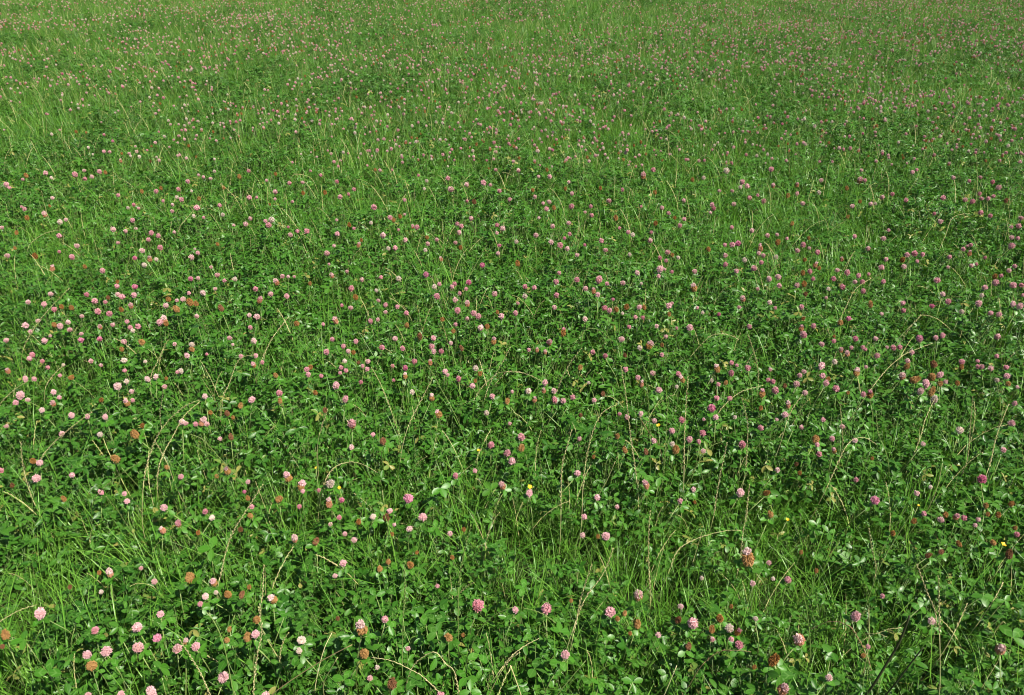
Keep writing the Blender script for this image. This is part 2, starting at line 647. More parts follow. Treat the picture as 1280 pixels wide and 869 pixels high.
STEMS = []
for i in range(6):
    mb = MB()
    r = random.Random(40 + i)
    bx, by = r.uniform(-.04, .04), r.uniform(-.04, .04)
    tube(mb, [(bx * math.sin(f * math.pi), by * math.sin(f * math.pi), f) for f in (0, .25, .5, .75, 1)], [1.5e-3, 1.35e-3, 1.25e-3, 1.1e-3, 1.0e-3], 5, 0.35 + 0.1 * i)
    STEMS.append(mb.mesh("stem", [M_stem]))
LEAVES, STALKS, LEAFLETS = [], [], []
for i in range(8):
    r = random.Random(70 + i)
    mb = MB()
    trifoliate(mb, Matrix(), 1.0, r, 0.15 + 0.1 * i)
    LEAVES.append(mb.mesh("leaf", [M_leaf]))
    mb = MB()
    leaflet(mb, Matrix(), 1.0, r.uniform(.54, .70), R(r.uniform(5, 22)), r.uniform(0, .25), (0.1 + 0.11 * i))
    LEAFLETS.append(mb.mesh("leaflet", [M_leaf]))
    mb = MB()
    tube(mb, [(0, -0.5, -0.25), (0, -0.22, -0.07), (0, 0, 0)], [0.035, 0.03, 0.025], 4, 0.4)
    STALKS.append(mb.mesh("leaf", [M_stem]))


def place_stem(root, a, b, k, name="stem", thick=1.0):
    a, b = Vector(a), Vector(b)
    d = b - a
    o = new_obj(name, STEMS[k % len(STEMS)], root)
    o.rotation_mode = 'QUATERNION'
    o.location = a
    o.rotation_quaternion = d.to_track_quat('Z', 'Y')
    o.scale = (thick, thick, d.length)
    return o


def place_leaf(root, p, L, r, detailed, heading=None, tilt=0.35, tint=None):
    """a clover leaf as a part: stalk with three leaflets, or one mesh where they are too small to see"""
    q = Vector((r.gauss(0, tilt), r.gauss(0, tilt) - 0.25, 1)).normalized().to_track_quat('Z', 'Y') @ Quaternion((0, 0, 1), r.uniform(0, 6.28) if heading is None else heading)
    tv = r.random() if tint is None else tint
    if not detailed:
        o = new_obj("leaf", LEAVES[r.randrange(8)], root, p, scl=L)
        o.rotation_mode = 'QUATERNION'; o.rotation_quaternion = q
        o["tint"] = tv
        return o
    o = new_obj("leaf", STALKS[r.randrange(8)], root, p, scl=L)
    o.rotation_mode = 'QUATERNION'; o.rotation_quaternion = q
    o["tint"] = tv
    for Fm in leaf_frames(r):
        c = new_obj("leaflet", LEAFLETS[r.randrange(8)], o)
        c.matrix_local = Fm
        c["tint"] = tv
    return o


# ------------------------------------------------------------------ flower positions, read off the photograph in eight strips of four views
# each entry: x y kind size, in the pixels of an enlarged view
VIEWS = [
 (0, 640, 3.794, "770 85 M 36,845 55 M 44,940 97 B 28,1004 30 W 36,1141 82 D 34,470 287 B 28,520 288 M 44,332 355 D 28,668 268 L 22,733 332 L 34,900 308 B 58,1013 333 M 42,975 403 L 46,948 436 P 38,1080 390 B 44,1148 390 D 42,190 485 P 58,450 563 P 50,650 550 P 60,745 600 V 46,762 485 P 42,655 645 L 60,505 662 P 64,414 678 P 54,432 728 B 60,840 650 L 54,928 640 P 48,25 580 B 56,10 638 D 32,1088 555 B 36,1075 607 B 36,1218 510 B 46,1175 592 B 48,1212 582 P 52,1060 785 P 58,720 855 P 58,573 868 P 50,880 612 M 36,480 380 W 26,1024 383 W 24,1182 355 B 28"),
 (320, 640, 3.794, "395 27 P 28,353 60 L 26,487 45 B 34,555 25 W 40,618 25 D 42,655 62 L 24,790 27 P 50,727 82 L 38,645 105 B 26,422 105 L 28,183 125 M 44,285 138 D 44,465 135 L 34,920 103 L 32,985 82 B 28,414 245 P 42,628 235 B 40,587 268 B 38,730 250 B 42,763 192 B 24,930 215 B 28,375 305 L 28,860 352 P 26,78 412 M 46,1050 447 P 62,1230 467 P 44,500 552 M 74,612 510 P 50,512 670 B 58,912 593 B 48,982 583 B 24,215 610 W 48,205 660 W 38,540 790 L 36,645 812 D 58,720 650 L 26,575 738 W 20,387 505 D 30"),
 (640, 640, 3.794, "342 25 P 34,335 112 L 34,443 117 P 46,408 115 B 26,163 460 P 60,466 478 P 58,600 395 M 54,535 480 B 36,500 505 B 34,280 420 B 26,595 530 B 44,560 575 B 26,693 585 L 34,790 510 D 44,858 530 P 58,800 450 L 32,838 635 D 40,985 503 B 46,948 555 B 44,1030 555 W 50,1072 568 M 46,950 605 L 30,1078 630 P 44,1040 605 P 34,252 678 P 52,1118 215 M 88,1140 340 L 34,1218 243 L 28,1238 318 W 24,900 315 W 26,1155 508 W 36,1040 447 B 28,1225 10 B 40,1150 735 B 28"),
 (950, 640, 3.794, "778 8 P 38,857 38 L 34,880 12 B 34,932 22 M 38,968 30 P 34,1034 38 L 28,1080 10 B 28,1130 12 B 34,1210 75 B 30,1218 108 P 30,1105 145 B 40,1183 198 D 44,943 150 B 38,860 188 D 36,800 205 D 36,630 100 B 34,730 42 B 34,195 190 B 26,267 278 B 28,132 323 P 48,580 400 P 28,740 443 B 30,453 497 P 58,813 520 L 50,1142 650 M 60,185 605 M 76,68 700 B 74,110 840 M 66,327 788 L 50,512 640 P 24,490 680 B 30,1020 65 L 26"),
 (0, 420, 3.779, "30 22 L 28,208 22 P 36,383 20 V 32,471 15 V 30,587 28 L 32,575 62 B 28,668 28 B 40,825 40 L 24,908 42 W 36,905 62 B 34,885 95 P 38,977 87 P 18,1085 12 L 28,1200 24 L 34,1100 42 L 18,153 90 P 30,140 108 P 30,200 120 P 24,226 150 P 24,300 138 W 18,430 120 L 28,477 140 L 22,586 117 W 34,687 122 W 20,855 168 W 34,838 172 P 22,1138 97 P 26,1208 95 P 28,1197 135 M 34,1238 125 P 26,37 165 M 32,120 205 P 34,162 205 P 28,283 188 P 22,338 195 B 34,698 205 L 38,735 195 L 40,598 217 W 28,558 240 L 42,622 263 L 28,598 315 M 44,627 305 P 24,777 242 L 28,590 165 P 24,785 200 B 22,254 267 P 36,280 292 P 26,250 318 M 32,95 283 P 44,75 316 P 32,131 303 L 26,198 352 L 38,478 302 B 34,338 378 P 40,413 382 P 36,497 385 P 38,292 463 L 32,30 428 L 24,473 466 W 32,635 462 B 52,672 422 B 34,543 578 B 54,968 287 L 38,1190 303 P 40,1137 328 B 38,993 362 B 28,1072 365 D 34,1100 385 B 24,860 408 L 36,878 415 L 28,957 405 M 46,977 418 L 30,925 418 P 28,1040 487 L 26,1090 475 D 34,155 590 B 36,188 600 P 38,172 675 P 42,5 637 P 32,57 705 D 28,341 658 P 40,478 740 P 38,588 747 P 28,600 782 P 34,788 620 B 36,853 667 P 38,775 812 P 46,1073 635 M 42,1023 662 B 26,1172 690 L 26,1155 737 V 20,1170 765 B 30,1190 808 P 28,1182 848 B 36,970 830 P 40,300 768 B 36"),
 (320, 420, 3.779, "360 17 P 26,413 50 P 26,472 27 P 28,436 74 L 28,460 77 B 28,333 77 P 32,420 120 W 26,402 150 P 26,425 165 P 28,397 176 P 22,503 143 P 22,525 158 P 28,528 122 L 28,485 125 D 24,596 56 P 32,658 15 L 28,692 60 P 30,775 5 D 30,838 12 P 32,830 52 P 32,840 75 P 36,875 74 P 34,748 122 P 30,823 125 M 30,645 143 P 22,705 153 V 36,705 188 M 34,893 168 P 34,905 185 L 24,957 204 P 34,1038 155 W 32,1058 178 B 30,1022 237 P 34,1035 212 B 24,920 37 L 20,970 57 D 34,1123 25 M 38,257 148 B 32,240 160 P 30,247 184 P 28,308 190 P 26,92 185 B 36,378 237 P 44,280 267 B 28,110 272 P 38,113 305 B 34,422 300 P 42,495 220 P 24,738 267 W 28,830 290 M 36,862 368 M 42,453 415 M 48,1116 287 P 38,1187 307 B 36,1210 265 L 22,1088 365 W 30,553 467 P 26,600 495 D 40,451 527 L 34,1198 415 L 22,650 210 P 20,325 350 D 32,1110 518 P 44,1186 555 P 42,1208 593 P 46,1035 638 P 28,943 662 P 34,1162 705 M 44,150 665 M 46,217 703 M 42,222 735 P 26,349 700 W 48,297 730 P 22,110 770 B 42,345 790 M 46,405 776 V 32,205 808 P 26,718 770 V 52,632 828 P 38"),
 (640, 420, 3.779, "177 30 P 34,80 67 P 24,118 66 M 26,157 75 M 24,381 77 P 30,440 95 P 38,516 15 P 26,603 57 W 28,650 42 M 42,708 42 D 26,708 90 P 26,322 148 B 34,536 160 P 32,595 198 P 30,613 226 M 34,666 178 L 32,787 181 P 32,803 203 M 38,778 241 W 22,693 257 P 38,156 222 P 34,77 262 W 38,150 258 M 30,199 261 L 34,107 300 M 32,202 303 P 40,241 308 P 36,286 291 P 36,388 305 P 34,362 222 W 20,430 272 D 28,323 373 D 28,533 90 D 26,968 152 M 40,1037 128 P 28,1062 140 P 22,1035 178 P 42,1114 153 P 38,1220 160 L 22,1010 220 B 34,975 230 P 26,942 212 W 22,1210 210 P 26,1232 217 P 28,1182 270 M 46,966 295 P 34,1028 297 P 34,943 343 V 46,962 386 P 34,1052 385 W 24,1173 435 P 30,1175 340 B 28,608 370 L 34,673 402 L 30,508 370 P 22,543 385 L 30,318 488 L 28,754 450 P 40,802 398 P 40,670 497 P 38,632 545 D 38,498 473 B 38,533 537 B 36,385 570 B 24,757 512 W 30,775 535 B 46,838 490 P 40,882 500 P 26,900 460 P 40,903 545 L 28,905 395 L 18,1088 515 P 44,310 650 P 40,45 480 P 44,45 527 B 42,82 745 P 42,632 705 M 50,403 765 P 40,495 810 L 28,793 785 P 38,857 730 L 34,862 790 B 22,1078 743 P 48,1203 743 B 42"),
 (950, 420, 3.779, "208 0 P 30,290 40 L 28,349 25 P 24,450 15 P 28,545 15 L 26,383 65 M 28,412 82 M 32,431 57 P 22,485 55 P 24,497 65 P 22,553 95 P 38,600 55 L 20,630 57 P 32,660 55 P 30,717 80 P 34,752 15 P 38,830 10 P 26,862 2 P 24,352 123 W 32,290 143 P 42,207 170 L 26,187 188 P 34,60 216 P 28,37 210 P 22,72 260 P 42,117 235 D 28,172 228 L 40,212 270 L 32,48 160 L 22,295 190 P 32,322 205 B 32,311 224 P 40,359 250 P 40,133 322 M 40,116 373 P 42,78 396 L 20,195 433 L 28,5 437 P 30,298 397 P 28,388 430 L 30,415 268 B 22,457 170 M 44,500 148 L 22,697 120 L 36,695 143 B 38,672 188 M 40,487 277 P 30,520 275 M 44,735 205 B 46,820 132 D 44,812 192 B 44,848 185 P 40,785 228 P 44,852 225 B 34,875 217 L 34,813 260 B 46,757 263 L 42,822 303 W 44,932 222 B 30,952 125 P 32,952 145 B 28,1028 120 P 22,1027 145 P 26,1045 147 P 34,1090 155 L 32,1118 97 P 26,1162 150 P 34,1166 192 P 34,1172 225 B 34,1118 210 W 36,1215 243 L 22,1202 320 P 36,1186 413 P 42,1150 540 P 34,944 447 W 42,770 512 L 34,263 487 B 44,270 515 P 28,341 487 P 30,280 557 P 32,350 540 M 36,447 495 L 40,83 630 L 38,173 600 D 28,188 645 B 28,453 680 P 28,530 578 B 22,1047 678 V 50,740 745 L 32,543 778 V 50,1068 800 B 36,1188 792 B 38,805 715 W 24"),
 (0, 210, 3.779, "30 80 P 28,45 95 P 20,215 25 P 26,243 48 W 18,122 35 B 26,108 55 L 18,355 32 P 30,402 52 P 22,435 42 L 24,470 18 P 26,497 20 B 22,398 14 L 20,247 142 L 22,558 130 P 22,632 175 P 20,605 190 W 18,655 192 L 18,670 110 B 22,738 112 P 24,760 95 B 22,843 102 P 24,888 65 P 26,905 110 W 16,857 150 P 28,835 140 W 20,770 157 P 18,815 175 L 20,813 205 L 22,930 190 P 34,915 228 W 20,940 145 B 26,960 45 L 20,938 35 L 18,995 52 L 20,1013 17 W 18,1055 92 B 22,1037 178 P 24,1052 222 W 22,1178 142 P 28,1175 15 P 22,1130 40 B 26,1213 140 P 18,1183 240 L 24,1160 267 L 28,1105 272 L 18,962 235 P 18,210 218 M 30,115 195 P 24,102 183 P 16,127 235 B 28,235 180 B 16,283 257 W 28,312 246 L 22,280 322 P 28,10 283 L 22,78 305 B 24,70 378 B 20,35 416 L 28,165 415 B 34,340 422 P 30,363 370 L 28,247 473 M 32,280 397 P 18,400 465 B 24,485 487 P 30,535 292 L 30,594 300 L 24,625 245 P 26,642 287 L 18,558 355 L 20,715 308 P 28,748 322 P 26,702 340 P 26,672 393 L 32,707 430 M 32,757 378 P 30,738 433 W 22,682 460 W 28,637 427 V 24,823 305 L 20,905 424 L 32,935 403 P 24,920 384 W 16,1027 360 B 22,900 525 V 28,935 522 L 24,1027 508 L 28,1060 533 P 24,1110 527 W 26,997 470 L 20,553 560 P 28,555 537 B 22,638 563 V 32,558 600 L 28,577 610 P 32,632 602 P 32,410 600 P 28,240 598 L 28,447 630 P 34,510 612 D 26,497 635 P 22,133 635 L 28,208 645 P 30,256 670 P 28,290 655 B 28,337 660 B 32,463 680 P 34,517 690 P 32,618 650 M 30,572 668 B 28,600 727 P 24,615 755 P 26,627 770 W 24,652 750 P 32,532 743 L 28,120 745 P 36,145 773 L 26,180 723 L 24,255 740 B 30,283 748 P 38,322 730 L 28,330 765 L 28,387 702 L 24,472 750 M 26,238 793 L 18,210 818 P 38,384 784 L 22,30 815 L 26,783 652 L 32,795 620 B 32,865 622 L 30,835 628 L 24,832 665 B 40,895 632 B 40,925 640 B 32,960 592 L 36,893 592 P 22,1017 573 L 22,1208 573 P 30,1228 622 M 36,1042 660 D 36,930 702 L 26,1213 705 L 34,1178 697 L 26,1183 755 P 24,775 715 M 40,755 730 P 34,785 735 B 30"),
 (320, 210, 3.779, "158 73 P 24,220 70 L 20,50 60 L 18,92 28 B 22,257 15 L 16,305 35 P 20,383 67 P 22,397 138 P 28,437 125 P 18,463 103 P 24,325 115 B 26,222 118 B 24,90 115 L 28,172 160 L 18,90 148 L 18,65 172 B 16,72 247 W 34,45 252 P 24,60 272 P 32,162 318 L 28,195 300 P 24,240 300 P 32,152 280 P 16,383 313 P 28,380 247 L 18,440 268 B 26,463 287 P 20,485 362 M 28,497 340 B 22,367 367 L 22,335 403 L 32,557 187 P 34,702 156 P 20,906 50 P 28,767 36 P 18,806 63 W 20,795 100 W 18,920 103 L 34,995 80 L 28,1075 72 P 32,1107 82 L 22,1150 110 P 26,1198 150 P 22,1240 15 L 22,1133 10 L 20,585 12 L 20,563 8 B 20,1030 158 D 30,997 157 P 18,634 236 P 28,650 245 B 26,680 228 B 26,702 220 L 16,543 261 W 22,740 275 M 22,760 280 P 28,673 293 P 16,600 320 L 34,705 342 P 28,657 380 P 30,625 382 W 24,1015 233 L 28,950 258 P 24,970 272 P 26,960 305 P 26,1138 265 P 24,1164 285 L 32,1138 308 L 22,853 340 L 24,808 328 B 24,810 360 L 26,800 390 W 24,942 355 L 24,966 375 B 26,873 430 M 26,1143 405 L 24,1150 367 V 22,1230 350 W 24,1235 450 B 32,1068 461 V 30,803 505 V 36,590 518 P 24,674 525 W 30,500 530 L 26,430 490 L 20,450 570 P 32,470 610 B 34,358 508 M 28,345 455 P 16,95 538 M 34,125 513 L 26,152 515 L 20,180 515 L 18,70 598 L 30,145 607 P 28,18 622 P 36,5 705 L 34,255 545 B 24,405 650 P 22,447 663 L 28,612 648 P 26,578 628 L 22,668 657 P 28,612 682 L 22,710 687 P 28,540 725 P 36,575 718 L 24,375 720 M 38,192 735 B 34,318 740 P 22,568 580 W 22,842 563 W 30,867 550 P 26,855 608 P 34,925 562 P 26,938 550 P 26,1005 542 V 30,992 573 P 24,940 625 L 32,962 593 P 22,998 640 M 32,952 675 P 34,1027 688 P 32,1050 702 P 34,997 713 L 24,1127 597 L 34,1160 702 P 36,1225 685 L 26,880 715 B 28,943 740 P 24,712 742 B 38,773 790 D 38,838 805 L 36,932 770 B 28,1060 757 L 38,1092 748 B 32,1140 680 B 24,920 828 L 24,657 808 L 30,472 820 P 26,360 810 L 24"),
 (640, 210, 3.779, "30 12 L 22,125 42 L 20,178 42 P 26,165 8 B 22,268 68 L 20,97 105 B 24,108 138 L 24,252 97 B 22,283 122 L 26,148 168 P 20,175 162 L 26,163 195 P 28,198 187 B 26,280 183 P 30,127 237 L 18,192 277 L 28,268 262 L 26,272 313 P 24,113 320 L 30,372 183 P 22,377 225 P 26,345 210 L 18,458 157 L 28,417 95 B 22,522 104 P 22,620 35 M 34,667 10 P 28,675 115 B 26,708 190 L 26,740 215 L 24,812 155 L 24,813 243 P 24,792 273 P 26,610 183 P 16,490 235 B 32,678 260 B 28,768 235 B 22,548 305 P 24,508 285 P 20,570 318 W 26,653 345 L 30,657 305 P 18,185 352 L 30,228 367 P 32,260 383 L 28,308 413 L 24,422 345 P 30,442 390 L 26,247 333 V 20,343 365 V 18,223 497 P 24,208 540 P 32,307 530 P 32,61 562 P 30,105 567 P 28,60 608 W 30,210 602 P 32,347 572 L 30,410 530 P 46,448 548 P 26,385 580 M 30,405 600 P 36,523 545 L 28,555 410 W 22,592 498 L 36,698 480 P 42,692 512 P 24,720 480 L 18,755 492 P 20,610 547 W 18,735 400 L 30,757 410 B 24,698 427 P 24,727 440 P 22,785 425 W 22,852 55 B 26,905 48 W 22,1013 15 W 34,1088 68 P 32,1110 88 P 30,1078 92 W 22,980 110 L 20,1040 110 L 20,1122 143 P 26,1188 158 P 28,1160 130 P 20,1232 85 L 24,1225 8 P 28,945 175 P 28,952 192 P 26,937 213 L 20,1048 172 L 26,1038 282 P 24,1132 297 L 28,1207 320 L 26,1040 365 P 34,1068 358 V 34,1005 365 P 24,928 383 B 28,1007 415 L 28,1008 458 P 28,1060 488 P 36,1143 475 P 38,1098 437 W 28,1173 378 M 38,1187 415 L 26,1178 448 P 22,1165 405 L 26,862 490 L 28,858 563 M 42,1215 528 P 36,1160 573 L 22,1090 617 M 34,1217 638 L 26,977 692 V 22,1073 660 L 22,875 662 P 20,900 685 W 20,740 653 P 38,742 690 B 26,755 640 L 20,600 660 P 36,623 658 B 30,583 706 P 26,618 708 P 22,437 663 P 30,460 675 P 30,492 668 B 34,540 655 B 34,477 622 V 18,522 688 W 20,345 715 L 36,200 660 L 28,17 687 P 28,27 640 L 20,243 773 M 40,177 823 M 40,683 748 L 26,553 750 P 24,517 808 L 34,840 755 P 38,778 757 P 18,1120 750 P 28,727 798 L 24,708 835 B 26"),
 (950, 210, 3.779, "50 8 P 28,288 60 L 24,175 80 M 28,132 130 B 28,62 85 M 24,175 122 P 22,18 158 P 26,202 170 L 26,278 118 W 24,435 182 L 26,472 58 M 34,495 60 P 22,478 12 L 20,410 95 B 24,522 172 L 26,545 170 W 18,577 140 L 26,625 125 P 22,690 153 P 26,472 158 B 24,720 22 P 24,740 10 P 20,912 47 L 24,865 142 P 30,988 63 P 20,1040 47 L 20,1097 72 P 24,1125 95 P 36,1037 122 P 22,1045 147 L 24,1077 147 P 24,1103 133 P 22,1003 160 P 28,968 152 L 26,1042 212 P 28,1087 227 P 24,1162 155 D 28,1232 238 L 26,1222 275 P 30,1187 280 L 20,1188 330 L 26,1218 333 P 22,1188 370 P 34,852 255 L 28,823 217 P 20,415 230 B 22,607 295 P 20,447 325 P 26,582 335 L 28,152 262 B 24,35 318 L 22,80 317 L 22,127 335 P 20,85 350 B 34,230 330 B 22,203 365 P 32,232 380 L 20,177 393 L 28,272 400 P 30,75 423 W 26,5 448 P 24,385 430 M 26,510 382 L 28,262 457 M 30,280 473 B 24,202 495 B 30,212 433 B 24,235 490 P 28,365 485 L 26,412 495 P 32,347 525 P 30,42 527 L 36,85 517 L 34,90 557 P 30,173 557 L 36,208 547 B 34,250 525 P 24,215 595 D 28,390 563 P 38,322 573 W 24,465 510 P 28,448 540 L 26,483 540 P 28,513 502 P 20,487 583 P 28,582 538 P 28,573 472 P 32,595 433 P 26,695 412 P 30,730 405 P 34,768 410 P 26,673 433 B 34,680 468 L 30,742 442 P 22,835 533 P 38,863 598 L 36,812 653 V 28,888 633 P 32,895 422 P 26,960 385 P 26,990 403 M 28,995 365 P 22,978 370 L 16,997 463 L 24,887 470 L 20,1022 455 P 20,1063 425 P 20,1062 567 P 36,1113 543 P 34,1110 512 B 30,1138 510 P 24,1175 487 L 28,1203 465 P 24,1193 555 P 40,1235 555 P 26,1047 603 W 26,1033 642 P 36,1195 645 P 36,1225 655 P 40,1240 602 P 20,1090 687 P 28,1128 693 P 28,952 680 W 36,675 640 P 28,677 675 P 28,522 642 B 36,575 690 L 22,45 638 W 28,72 663 P 20,195 658 P 28,205 710 B 26,252 748 P 30,195 757 M 34,203 787 P 40,418 713 V 32,380 730 B 38,450 808 V 32,545 808 L 28,753 808 V 42,830 803 L 28,863 790 P 28,348 820 P 24,350 795 B 20,292 835 L 30,1122 797 L 34,312 615 L 20"),
]
FL = []
for (x0, y0, k, txt) in VIEWS:
    for e in txt.split(','):
        a = e.split()
        FL.append((x0 + float(a[0]) / k, y0 + float(a[1]) / k, a[2], float(a[3]) / k))
FL.sort(key=lambda f: -f[3])
NEAR, FARL = FL[:300], FL[300:]

# ------------------------------------------------------------------ labels that single out each flower
LOOK = {'P': 'rosy pink', 'V': 'deep magenta pink', 'L': 'pale pink', 'W': 'whitish', 'B': 'withered rusty', 'D': 'dark withered', 'M': 'pink topped brown'}
SHORT = {'P': 'pink', 'V': 'magenta', 'L': 'pale', 'W': 'whitish', 'B': 'brown', 'D': 'dark', 'M': 'half brown'}
COLS = ['far left', 'left', 'left of centre', 'centre', 'right of centre', 'right', 'far right']
ORD = ['leftmost', 'second from left', 'third from left', 'fourth from left', 'fifth from left', 'sixth from left', 'seventh from left', 'eighth from left', 'ninth from left']


def place(x, y):
    c = COLS[min(6, int(x / IW * 7))]
    for lim, nm in ((250, 'high up'), (330, 'upper field'), (400, 'above mid field'), (465, 'mid field'), (530, 'below mid field'), (600, 'lower field'), (690, 'low down'), (770, 'near the bottom'), (900, 'bottom edge')):
        if y < lim:
            return f"{nm}, {c}"


def relation(i, pts):
    x, y = pts[i][:2]
    best = None
    for j, q in enumerate(pts):
        if j != i:
            d = math.hypot(q[0] - x, q[1] - y)
            if d < 24 and (best is None or d < best[0]):
                best = (d, q)
    if not best:
        return "standing apart"
    dx, dy = x - best[1][0], y - best[1][1]
    s = ("above" if dy < 0 else "below") if abs(dy) > abs(dx) else ("left of" if dx < 0 else "right of")
    return f"just {s} a {SHORT[best[1][2]]} one"


def unique_labels(items, noun):
    """items: (x, y, look, relation) -> labels, no two alike"""
    def sel(keys, idx):
        d = {}
        for i in idx:
            d.setdefault(keys[i], []).append(i)
        return d
    n = len(items)
    out = [None] * n
    a = [f"{q[2]} {noun}, {place(q[0], q[1])}" for q in items]
    for k, v in sel(a, range(n)).items():
        if len(v) == 1:
            out[v[0]] = k
            continue
        b = {i: f"{items[i][2]} {noun} {items[i][3]}, {place(items[i][0], items[i][1])}" for i in v}
        for k2, v2 in sel(b, v).items():
            if len(v2) == 1 and len(k2.split()) <= 16:
                out[v2[0]] = k2
        vs = sorted(v, key=lambda i: items[i][0])
        for r_, i in enumerate(vs):
            if out[i] is None:
                out[i] = f"{k}, {ORD[r_]} of {len(vs)}" if r_ < 9 else f"{k}, {r_ + 1}th from left"
    return out


items = []
for i, f in enumerate(NEAR):
    sz = "big " if f[3] > 15.0 else ("small " if f[3] < 8.6 else "")
    items.append((f[0], f[1], sz + LOOK[f[2]], relation(i, FL)))
LAB = unique_labels(items, "clover flower")

# ------------------------------------------------------------------ the flowers as things
GRP = "red clover flowers across the meadow"
occupied = []
for i, ((px, py, kd, dia), lab) in enumerate(zip(NEAR, LAB)):
    r = random.Random(1000 + i)
    p, t = hit(px, py, 0.034 if kd not in 'BD' else 0.026)
    shrink = 0.80 if dia < 11 else 0.86
    rad = dia * t / F / 2 * shrink
    if rad > 0.0165:                      # the tallest stand nearer to the eye
        over = 0.034 + 0.10 * min(1, (rad - .0165) / .008)
        p, t = hit(px, py, over)
        rad = dia * t / F / 2 * shrink
    top = Vector(p)
    tall = {'B': 1.3, 'D': 1.2, 'M': 1.25}.get(kd, 1.02)
    lean = Vector((r.gauss(0, 0.035), r.gauss(0, 0.035) + 0.02, 0))
    base = Vector((top.x, top.y, 0)) + lean
    root = thing("red_clover_flower", lab, "clover flower", base, GRP)
    hl = top - base
    hrot = (r.gauss(0, .32) + 0.12, r.gauss(0, .32), r.uniform(0, 6.28))
    tv = r.random()
    k = r.randrange(NV)
    if kd == 'M':
        parts = [("florets", TOP['L' if r.random() < .55 else 'P'][k]), ("withered_florets", LOW['T' if r.random() < .5 else 'B'][k])]
    else:
        parts = [("withered_florets" if kd in 'BD' else "florets", HEADS[kd][(k // 2 * 2) if dia > 11 else k])]
    fx = r.uniform(.78, 1.05)
    for nm, me in parts:
        h = new_obj(nm, me, root, hl, hrot, (rad * fx, rad * fx * r.uniform(.92, 1.05), rad * r.uniform(.85, 1.15)))
        h["tint"] = tv
    neck = hl - Vector((0, 0, rad * tall * 0.55))
    st = place_stem(root, (0, 0, -0.01), neck, r.randrange(6), thick=1.0 + 0.5 * (dia > 17))
    st["tint"] = r.uniform(0.1, 0.9)
    det = dia > 9.6
    for s in range(2 if r.random() < .8 else 1):
        a = r.uniform(-0.6, 0.6) + (math.pi if s else 0)
        o = Vector((math.cos(a), math.sin(a) * 0.8, 0))
        lp = neck + o * (rad * 0.8) + Vector((0, 0, -rad * 0.5 - r.uniform(0.0, 0.008)))
        place_leaf(root, lp, r.uniform(0.013, 0.023), r, det, heading=math.atan2(o.y, o.x) - math.pi / 2, tilt=0.3)
    occupied.append((top.x, top.y))

